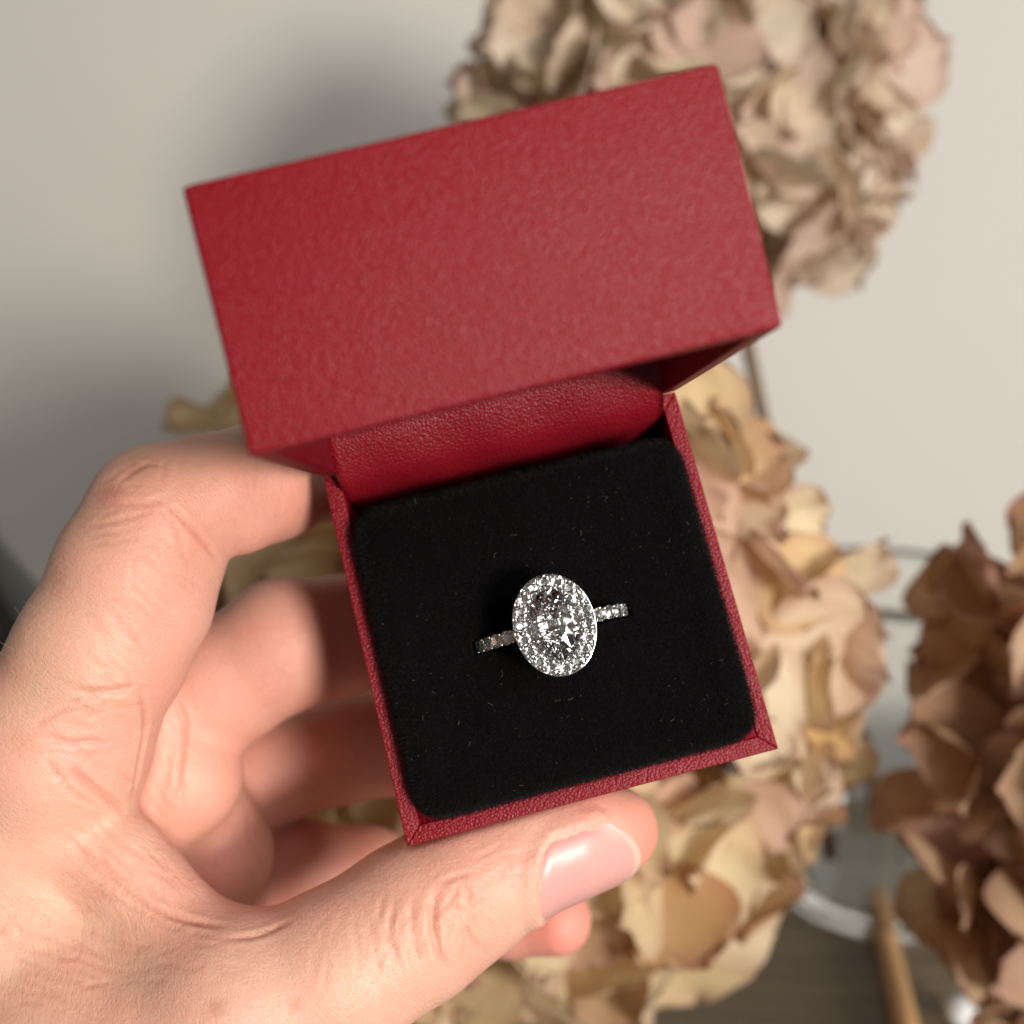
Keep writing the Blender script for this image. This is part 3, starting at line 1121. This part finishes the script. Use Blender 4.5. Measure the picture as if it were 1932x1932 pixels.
cp, cw, cd = [], [], []
polys = [dense(c_[0]) for c_ in CREASES]
allp, allok = hit(np.concatenate(polys + [np.array([[a_[0], a_[1]] for a_ in PATCHES], float)]))
k0 = 0
for uv, (poly, w, dep) in zip(polys, CREASES):
    n = len(uv)
    for i in range(n):
        if allok[k0 + i]:
            ends = min(1.0, min(i + 1, n - i) / (0.22 * n + 1))
            cp.append(allp[k0 + i])
            cw.append(w)
            cd.append(dep * ends)
    k0 += n
patch_at = allp[k0:]
cp = np.array(cp)
cw = np.array(cw)
cd = np.array(cd)
cfine = cw < 0.29
vis = (HV[:, 0] / -HV[:, 2] > -0.52) & (HN[:, 2] > -0.25)
crease = np.zeros(len(HV))
disp = np.zeros(len(HV))
sel = np.where(vis)[0]
for fine in (False, True):
    pick = cfine == fine
    if not pick.any():
        continue
    ds, ids = nearest(cp[pick], None, HV[sel])
    w, dep = cw[pick][ids], cd[pick][ids]
    disp[sel] += -dep * np.exp(-(ds / w) ** 2) + 0.28 * dep * np.exp(-((ds - 2.1 * w) / (1.1 * w)) ** 2)
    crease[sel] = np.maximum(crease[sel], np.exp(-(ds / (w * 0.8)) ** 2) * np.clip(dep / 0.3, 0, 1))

# colour of the skin: warm base with pinker joints, tips and palm
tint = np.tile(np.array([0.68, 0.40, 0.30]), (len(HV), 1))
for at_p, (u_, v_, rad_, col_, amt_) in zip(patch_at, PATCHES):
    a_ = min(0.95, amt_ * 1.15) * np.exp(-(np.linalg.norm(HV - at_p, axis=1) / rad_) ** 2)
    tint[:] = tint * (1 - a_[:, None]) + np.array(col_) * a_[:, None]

# thumb nail: frame along the last bone
def frame(a, b, facing):
    pa, pb = CP(*a), CP(*b)
    ax = pb - pa
    ax /= np.linalg.norm(ax)
    f = np.array(facing, float)
    f -= ax * (f @ ax)
    f /= np.linalg.norm(f)
    return pa, ax, f, np.cross(ax, f)
NA, NAX, NF, NS = frame((992, 1606, 135), (1100, 1570, 138), NAIL_FACING)
def nail_point(s, ph):
    """surface of the thumb at distance s along the bone and angle ph round it"""
    s, ph = np.asarray(s, float), np.asarray(ph, float)
    c = NA + s[:, None] * NAX
    dirv = np.cos(ph)[:, None] * NF + np.sin(ph)[:, None] * NS
    t = np.full(len(s), 14.0)
    for _ in range(40):
        t = t - hand_raw(c + dirv * t[:, None]) * 0.9
    return c + dirv * t[:, None], dirv
na, nb_ = 26, 30
ss, pp_ = [], []
NL0, NL1, NPH = NAIL_LEN[0], NAIL_LEN[1], NAIL_HALF
for i in range(na):
    for j in range(nb_):
        a = i / (na - 1)
        b = j / (nb_ - 1) * 2 - 1
        hw = NPH * (0.90 + 0.12 * a - 0.10 * a * a)
        s0 = NL0 + 4.2 * (abs(b) ** 2.2)           # rounded root
        s1 = NL1 - 5.0 * (abs(b) ** 2.1)           # rounded free edge
        ss.append(s0 + (s1 - s0) * a)
        pp_.append(b * hw)
ss, pp_ = np.array(ss), np.array(pp_)
NP_, ND = nail_point(ss, pp_)
# flatten the plate along its length: replace radius by a smooth quadratic in s
c = NA + ss[:, None] * NAX
rad = np.linalg.norm(NP_ - c, axis=1)
A = np.stack([np.ones_like(ss), ss, pp_ ** 2, pp_], 1)
keep = ss < 11.5
coef, *_ = np.linalg.lstsq(A[keep], rad[keep], rcond=None)
aa = np.repeat(np.linspace(0, 1, na), nb_)
bl_ = np.clip((aa - 0.55) / 0.3, 0, 1)
rad = rad * (1 - bl_) + (A @ coef) * bl_
aa = np.repeat(np.linspace(0, 1, na), nb_)
bb = np.tile(np.linspace(-1, 1, nb_), na)
lift = 0.20 - 0.70 * np.clip((0.15 - aa) / 0.15, 0, 1) ** 1.3 - 0.95 * np.clip((np.abs(bb) - 0.66) / 0.34, 0, 1) ** 1.5 * np.clip((0.9 - aa) / 0.2, 0, 1)
NPt = c + ND * (rad + lift)[:, None]
NPu = c + ND * (rad + lift - 0.55)[:, None]
# sink the flesh a little under the plate
dn, idn = nearest(NPt, None, HV[vis]) if vis.any() else (None, None)
sel = np.where(vis)[0]
near_n = dn < 1.3
HVs = HV[sel]
mid = np.exp(-(dn / 0.9) ** 2)
bord = np.clip((np.abs(bb[idn]) - 0.75) / 0.25, 0, 1) + np.clip((0.14 - aa[idn]) / 0.14, 0, 1)
disp[sel] += np.where(near_n, mid * (-0.30 + 0.80 * np.clip((bord - 0.05) / 0.6, 0, 1)), 0)

HV = HV + HN * disp[:, None]
Wv = c2w(HV)
org = c2w(CP(-330, 2150, 150))
me = bpy.data.meshes.new('hand')
me.from_pydata((Wv - org).tolist(), [], HQ.tolist())
me.update()
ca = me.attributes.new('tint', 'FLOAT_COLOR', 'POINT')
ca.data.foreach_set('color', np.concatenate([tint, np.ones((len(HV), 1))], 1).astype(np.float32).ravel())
ca = me.attributes.new('crease', 'FLOAT', 'POINT')
ca.data.foreach_set('value', crease.astype(np.float32))
BONES = [INDEX, MIDDLE, RING, LITTLE, THUMB, PALM[0][0], PALM[1][0], PALM[4][0]]
bd = np.full(len(HV), 1e9)
suv = np.zeros((len(HV), 3))
for bi, ch in enumerate(BONES):
    acc = 0.0
    for a_, b_ in zip(ch[:-1], ch[1:]):
        pa, pb = CP(*a_[:3]), CP(*b_[:3])
        ax_ = pb - pa
        L_ = np.linalg.norm(ax_)
        ax_ /= L_
        rel = HV - pa
        t_ = rel @ ax_
        tc = np.clip(t_, 0, L_)
        dist = np.linalg.norm(rel - tc[:, None] * ax_, axis=1) - (a_[3] + (b_[3] - a_[3]) * tc / L_) + (2.0 if bi > 4 else 0)
        e1 = np.cross(ax_, (0.3, 0.2, 1.0))
        e1 /= np.linalg.norm(e1)
        e2 = np.cross(ax_, e1)
        m_ = dist < bd
        bd[m_] = dist[m_]
        ang_ = np.arctan2(rel[m_] @ e2, rel[m_] @ e1)
        suv[m_] = np.stack([acc + t_[m_], ang_ * 8.5, np.full(m_.sum(), bi * 0.0)], 1)
        acc += L_
ca = me.attributes.new('skinuv', 'FLOAT_VECTOR', 'POINT')
ca.data.foreach_set('vector', suv.astype(np.float32).ravel())
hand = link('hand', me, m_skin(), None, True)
hand.location = Vector(org)
tag(hand, 'left hand with bare skin holding the open red box between thumb and fingers', 'hand')

nv = np.concatenate([NPt, NPu])
nf = []
for i in range(na - 1):
    for j in range(nb_ - 1):
        q = [i * nb_ + j, i * nb_ + j + 1, (i + 1) * nb_ + j + 1, (i + 1) * nb_ + j]
        nf.append(q)
        nf.append([x + na * nb_ for x in q][::-1])
bl = [j for j in range(nb_)] + [i * nb_ + nb_ - 1 for i in range(1, na)] + [(na - 1) * nb_ + j for j in range(nb_ - 2, -1, -1)] + [i * nb_ for i in range(na - 2, 0, -1)]
for k in range(len(bl)):
    k2 = (k + 1) % len(bl)
    nf.append([bl[k2], bl[k], bl[k] + na * nb_, bl[k2] + na * nb_])
me = mesh('thumb_nail', c2w(nv) - org, nf, True)
bm = bmesh.new()
bm.from_mesh(me)
bmesh.ops.recalc_face_normals(bm, faces=bm.faces)
bm.to_mesh(me)
bm.free()
nail_col = np.tile(np.array([0.65, 0.335, 0.30]), (len(nv), 1))
a2, b2 = np.tile(aa, 2), np.tile(bb, 2)
pale = np.clip((0.16 - a2 + 0.05 * b2 * b2) / 0.16, 0, 1)[:, None] * 0.35
nail_col = nail_col * (1 - pale) + np.array([0.70, 0.42, 0.38]) * pale
free = np.clip((a2 - (0.925 - 0.02 * b2 * b2)) / 0.03, 0, 1)[:, None]
nail_col = nail_col * (1 - free) + np.array([0.67, 0.45, 0.37]) * free
ca = me.attributes.new('tint', 'FLOAT_COLOR', 'POINT')
ca.data.foreach_set('color', np.concatenate([nail_col, np.ones((len(nv), 1))], 1).astype(np.float32).ravel())
nail = link('thumb_nail', me, m_nail(), hand)
tag(nail, 'glossy pink thumb nail with a pale free edge')

# fine hairs on the back of the index finger
hv, hf = [], []
hr = random.Random(4)
seeds = [(6 + 13 * k + hr.uniform(-5, 5), 1262 - 17 * k + hr.uniform(-8, 8)) for k in range(11)] + [(120 + 9 * k, 1085 - 17 * k) for k in range(8)]
hp, hok = hit(seeds)
hn = grad(hand_sd, hp, 0.25)
for p, n, ok in zip(hp, hn, hok):
    if not ok:
        continue
    d = n * 0.5 + np.array([-0.75, 0.55, 0.1]) + nrng.normal(0, 0.25, 3)
    d /= np.linalg.norm(d)
    L = hr.uniform(1.6, 4.2)
    bend = np.array([hr.uniform(-.1, .5), hr.uniform(-.4, .3), 0])
    b0 = len(hv)
    for i in range(7):
        t = i / 6
        q = p + d * L * t + bend * L * t * t * 0.6
        w = 0.026 * (1 - 0.7 * t)
        for a in range(3):
            hv.append(q + w * np.array([math.cos(a * 2.09), math.sin(a * 2.09), 0.3 * math.sin(a * 2.09)]))
    for i in range(6):
        for a in range(3):
            hf.append((b0 + i * 3 + a, b0 + i * 3 + (a + 1) % 3, b0 + i * 3 + 3 + (a + 1) % 3, b0 + i * 3 + 3 + a))
hair = link('hair', mesh('hair', c2w(np.array(hv)) - org, hf, True), m_plain('fine_hair', (0.42, 0.30, 0.20), 0.5), hand)
tag(hair, kind='stuff')

# ------------------------------------------------------------------ dried hydrangeas
def petal_mesh(seed):
    r_ = random.Random(seed)
    nu, nv_ = 11, 11
    cup = r_.uniform(-0.10, 0.34)
    side = r_.uniform(0.02, 0.30)
    curl = r_.uniform(-0.35, 0.45)
    wid = r_.uniform(0.88, 1.12)
    ph = r_.uniform(0, 6)
    amp = r_.uniform(0.012, 0.04)
    twist = r_.uniform(-0.35, 0.35)
    fold = r_.uniform(0.0, 0.10)
    vs, fs, ed, ve = [], [], [], []
    for i in range(nu):
        for j in range(nv_):
            a = i / (nu - 1)
            b = j / (nv_ - 1) * 2 - 1
            w = wid * 0.55 * (math.sin(math.pi / 2 * min(1, a / 0.56)) ** 0.85 if a < 0.56 else math.sqrt(max(0.0, 1 - ((a - 0.56) / 0.443) ** 2))) + 0.02
            y = a * (1.0 - 0.10 * b * b * a) + 0.03 * math.sin(4 * b + ph) * a
            x = b * w
            rim = max(abs(b) ** 2, a ** 2)
            z = cup * a * a + side * (b * w) ** 2 * 2.0 + curl * 0.5 * max(0, a - 0.55) ** 2 * 2
            z += amp * math.sin(7 * a + 5 * b + ph) * rim + amp * 0.7 * math.sin(11 * b * a + 2 * ph) * rim
            z -= fold * math.exp(-(b / 0.16) ** 2) * a
            tw = twist * a
            x, z = x * math.cos(tw) - z * math.sin(tw), x * math.sin(tw) + z * math.cos(tw)
            vs.append((x, y, z))
            ed.append(max(abs(b), a ** 1.5))
            ve.append(min(1.0, abs(((b * 3.4 + 10.0) % 1.0) - 0.5) * 2))
    for i in range(nu - 1):
        for j in range(nv_ - 1):
            fs.append((i * nv_ + j, i * nv_ + j + 1, (i + 1) * nv_ + j + 1, (i + 1) * nv_ + j))
    me = mesh('petal', vs, fs, True)
    for nm, val in (('edge', ed), ('vein', ve)):
        at_ = me.attributes.new(nm, 'FLOAT', 'POINT')
        at_.data.foreach_set('value', np.array(val, np.float32))
    return me

CREAM = [(0.0, (0.80, 0.63, 0.36)), (0.25, (0.85, 0.72, 0.47)), (0.45, (0.72, 0.49, 0.23)), (0.62, (0.87, 0.77, 0.55)), (0.78, (0.78, 0.55, 0.41)), (0.9, (0.55, 0.33, 0.15)), (1.0, (0.78, 0.60, 0.43))]
PALE = [(0.0, (0.78, 0.66, 0.48)), (0.3, (0.82, 0.73, 0.57)), (0.5, (0.72, 0.56, 0.40)), (0.7, (0.84, 0.75, 0.60)), (0.85, (0.66, 0.48, 0.38)), (1.0, (0.78, 0.64, 0.54))]
BROWN = [(0.0, (0.60, 0.40, 0.22)), (0.3, (0.68, 0.48, 0.30)), (0.5, (0.54, 0.31, 0.19)), (0.7, (0.70, 0.52, 0.35)), (0.85, (0.62, 0.38, 0.29)), (1.0, (0.64, 0.44, 0.26))]
PM = {
    'cream': m_petal('petal_golden', CREAM, (0.42, 0.21, 0.17), (0.55, 0.33, 0.14)),
    'pale': m_petal('petal_pale', PALE, (0.46, 0.29, 0.25), (0.56, 0.41, 0.27)),
    'brown': m_petal('petal_brown', BROWN, (0.40, 0.20, 0.16), (0.42, 0.24, 0.12)),
}
PETALS = {k: [petal_mesh(100 * n + s) for s in range(14)] for n, k in enumerate(PM)}
for k, l_ in PETALS.items():
    for me_ in l_:
        me_.materials.append(PM[k])
STEM = m_plain('dry_stem', (0.16, 0.10, 0.055), 0.7)
CORE = m_plain('flower_branchlet', (0.20, 0.13, 0.07), 0.75)

def hydrangea(u, v, d, rx, ry, rz, kind, n, seed, label, stem_to, size=(0.0165, 0.0215), extra=()):
    """a mop head: petals in fours on the skin of an ellipsoid (metres), on branchlets from its middle"""
    r_ = random.Random(seed)
    c0 = WP(u, v, d)
    M0 = Matrix.Translation(c0)
    h = empty('dried_hydrangea', M0)
    tag(h, label, 'flower', 'dried hydrangeas')
    made = 0
    gold = math.pi * (3 - math.sqrt(5))
    nfl = n // 4
    # florets only on the half that the room can see from the front, a little past the rim
    spots = []
    k = 0
    tot = int(nfl * 1.75)
    for k in range(tot):
        yy = 1 - 2 * (k + 0.5) / tot
        rad = math.sqrt(1 - yy * yy)
        th = gold * k + seed
        p = Vector((rad * math.cos(th), yy, rad * math.sin(th)))      # y toward/away from the camera
        if p.y < 0.42:
            spots.append(p)
    spots.sort(key=lambda q: q.y)
    branch_v, branch_f = [], []
    for p in list(extra) + spots[:nfl]:
        far = p in extra
        p = p if far else (p + Vector((r_.gauss(0, .07), r_.gauss(0, .07), r_.gauss(0, .07)))).normalized()
        lum = 1 + r_.gauss(0, 0.055)
        pos = Vector((p.x * rx, p.y * ry, p.z * rz)) * (1 if far else lum)
        nrm = Vector((p.x / rx, p.y / ry, p.z / rz)).normalized()
        nrm = (nrm + Vector((r_.gauss(0, .26), r_.gauss(0, .26), r_.gauss(0, .26)))).normalized()
        tx = nrm.orthogonal().normalized()
        ty = nrm.cross(tx)
        a0 = r_.uniform(0, 6.28)
        sz = r_.uniform(*size)
        # branchlet
        b0_ = len(branch_v)
        s0 = pos * 0.25
        for q, w_ in ((s0, 0.0011), (pos, 0.0006)):
            for m_ in range(3):
                an = m_ * 2.094
                branch_v.append(q + tx * math.cos(an) * w_ + ty * math.sin(an) * w_)
        for m_ in range(3):
            branch_f.append((b0_ + m_, b0_ + (m_ + 1) % 3, b0_ + 3 + (m_ + 1) % 3, b0_ + 3 + m_))
        for q in range(4):
            if r_.random() < 0.05:
                continue
            an = a0 + q * math.pi / 2 + r_.gauss(0, .16)
            dirv = (tx * math.cos(an) + ty * math.sin(an))
            lift = r_.gauss(0.20, 0.34)
            yv = (dirv * math.cos(lift) + nrm * math.sin(lift)).normalized()
            xv = yv.cross(nrm).normalized()
            xv = (xv + nrm * r_.gauss(0, 0.3)).normalized()
            zv = xv.cross(yv).normalized()
            xv = yv.cross(zv)
            s_ = sz * r_.uniform(0.82, 1.15)
            o = link('petal', PETALS[kind][r_.randrange(14)], None, h)
            mm = Matrix(((xv.x, yv.x, zv.x, 0), (xv.y, yv.y, zv.y, 0), (xv.z, yv.z, zv.z, 0), (0, 0, 0, 1)))
            o.matrix_local = Matrix.Translation(pos + nrm * q * 0.0007) @ mm @ Matrix.Diagonal((s_ * r_.uniform(.85, 1.1), s_, s_, 1))
            made += 1
    # crowded petals deeper in the head
    iv, if_ = [], []
    for k in range(150):
        p = Vector((r_.gauss(0, 1), -abs(r_.gauss(0, 1)) + 0.3, r_.gauss(0, 1))).normalized()
        pos = Vector((p.x * rx, p.y * ry, p.z * rz)) * r_.uniform(0.62, 0.86)
        nrm = (p + Vector((r_.gauss(0, .5), r_.gauss(0, .5), r_.gauss(0, .5)))).normalized()
        yv = nrm.orthogonal().normalized()
        yv = (Matrix.Rotation(r_.uniform(0, 6.28), 3, nrm) @ yv)
        xv = yv.cross(nrm)
        s_ = r_.uniform(*size)
        src = PETALS[kind][r_.randrange(14)]
        b0_ = len(iv)
        iv += [pos + (xv * w_.co.x + yv * (w_.co.y - 0.5) + nrm * w_.co.z) * s_ for w_ in src.vertices]
        if_ += [tuple(b0_ + x for x in f_.vertices) for f_ in src.polygons]
    inn = link('inner_petals', mesh('inner_petals', iv, if_, True), PM[kind], h)
    tag(inn, kind='stuff')
    br = link('branchlets', mesh('branchlets', branch_v, branch_f), CORE, h)
    tag(br, kind='stuff')
    # stem bending down into the vase
    e = Vector(stem_to) - c0
    pts = [Vector((0, 0, 0)), Vector((e.x * 0.12, e.y * 0.45, -rz * 0.55)), Vector((e.x * 0.5, e.y * 0.8, (e.z - rz * .55) * 0.5)), e * 0.9 + Vector((0, 0, 0.01)), e]
    pts = [Vector(q) for q in smooth_curve([tuple(q) for q in pts], 6)]
    link('stem', tube_mesh('stem', pts, [0.0028 - 0.0006 * i / len(pts) for i in range(len(pts))][::-1], 8), STEM, h)
    return h

VC = on_plane(1600, 1600, 2, 0.0)       # vase foot on the table
VC.y = 0.375
def in_vase(dx, dy, z):
    return VC + Vector((dx, dy, z))
EXTRA = []
for (u_, v_, d_) in ((445, 800, 292), (560, 770, 290)):
    q_ = WP(u_, v_, d_) - WP(1000, 1255, 284)
    EXTRA.append(Vector((q_.x / 0.069, q_.y / 0.056, q_.z / 0.083)))
hydrangea(1000, 1255, 284, 0.069, 0.056, 0.083, 'cream', 280, 3, 'large golden cream dried hydrangea head behind the hand and box', in_vase(-0.02, -0.01, 0.02), (0.023, 0.030), EXTRA)
EXTRA2 = []
for (u_, v_, d_) in ((1610, 400, 352), (1545, 450, 350), (1500, 500, 356)):
    q_ = WP(u_, v_, d_) - WP(1300, 185, 372)
    EXTRA2.append(Vector((q_.x / 0.067, q_.y / 0.048, q_.z / 0.058)))
hydrangea(1300, 185, 372, 0.067, 0.048, 0.058, 'pale', 280, 8, 'pale beige dried hydrangea head rising behind the open lid', in_vase(0.005, 0.012, 0.02), (0.019, 0.025), EXTRA2)
hydrangea(2095, 1450, 268, 0.036, 0.036, 0.060, 'brown', 260, 21, 'brown dried hydrangea head beside the glass vase, darkest of the three', in_vase(0.03, -0.005, 0.02), (0.020, 0.027))

# ------------------------------------------------------------------ glass vase
vprof = [(0.0, 0.0), (0.040, 0.0), (0.046, 0.002), (0.050, 0.008), (0.0515, 0.03), (0.0520, 0.085), (0.0520, 0.115), (0.0532, 0.1185), (0.0545, 0.122), (0.0532, 0.1255),
         (0.0508, 0.1255), (0.0496, 0.122), (0.0492, 0.115), (0.0492, 0.085), (0.0486, 0.03), (0.047, 0.008), (0.040, 0.005), (0.0, 0.0045)]
vase = link('glass_vase', lathe_mesh('glass_vase', vprof, 96), GLASS)
vase.location = VC + Vector((0, 0, 0.0006))
vase.scale = (0.85, 0.85, 1)
tag(vase, 'clear round glass vase holding dried flower stems on the table', 'vase')

# wooden stick, dark bottle and a bead on the table
p0, p1 = on_plane(1655, 1700, 2, 0.004), on_plane(1722, 1990, 2, 0.004)
dd = p1 - p0
stick = link('wooden_stick', tube_mesh('wooden_stick', [p0 - p0, dd * 0.3, dd * 0.7, dd * 1.4], [0.0038, 0.004, 0.004, 0.0038], 12), m_plain('pale_wood', (0.62, 0.36, 0.16), 0.55))
stick.location = p0
tag(stick, 'thin orange wooden stick lying on the dark table', 'stick')
bp = on_plane(1812, 1908, 2, 0.005)
bead_o = link('glass_bead', lathe_mesh('glass_bead', [(0.0049 * math.sin(a), -0.0049 * math.cos(a)) for a in np.linspace(0, math.pi, 17)], 24), m_plain('pearl', (0.78, 0.82, 0.84), 0.12))
bead_o.location = bp
tag(bead_o, 'small white pearly bead on the table beside the wooden stick', 'bead')
bprof = [(0.0, 0.0), (0.040, 0.0), (0.047, 0.004), (0.049, 0.02), (0.049, 0.085), (0.045, 0.105), (0.032, 0.128), (0.020, 0.148), (0.0155, 0.165), (0.015, 0.20), (0.0175, 0.203), (0.0175, 0.212), (0.0, 0.212)]
bt = link('dark_bottle', lathe_mesh('dark_bottle', bprof, 64), m_plain('dark_bottle_glass', (0.018, 0.024, 0.022), 0.18))
bt.location = (-0.186, 0.33, 0.0006)
tag(bt, 'dark green bottle at the edge behind the index finger', 'bottle')
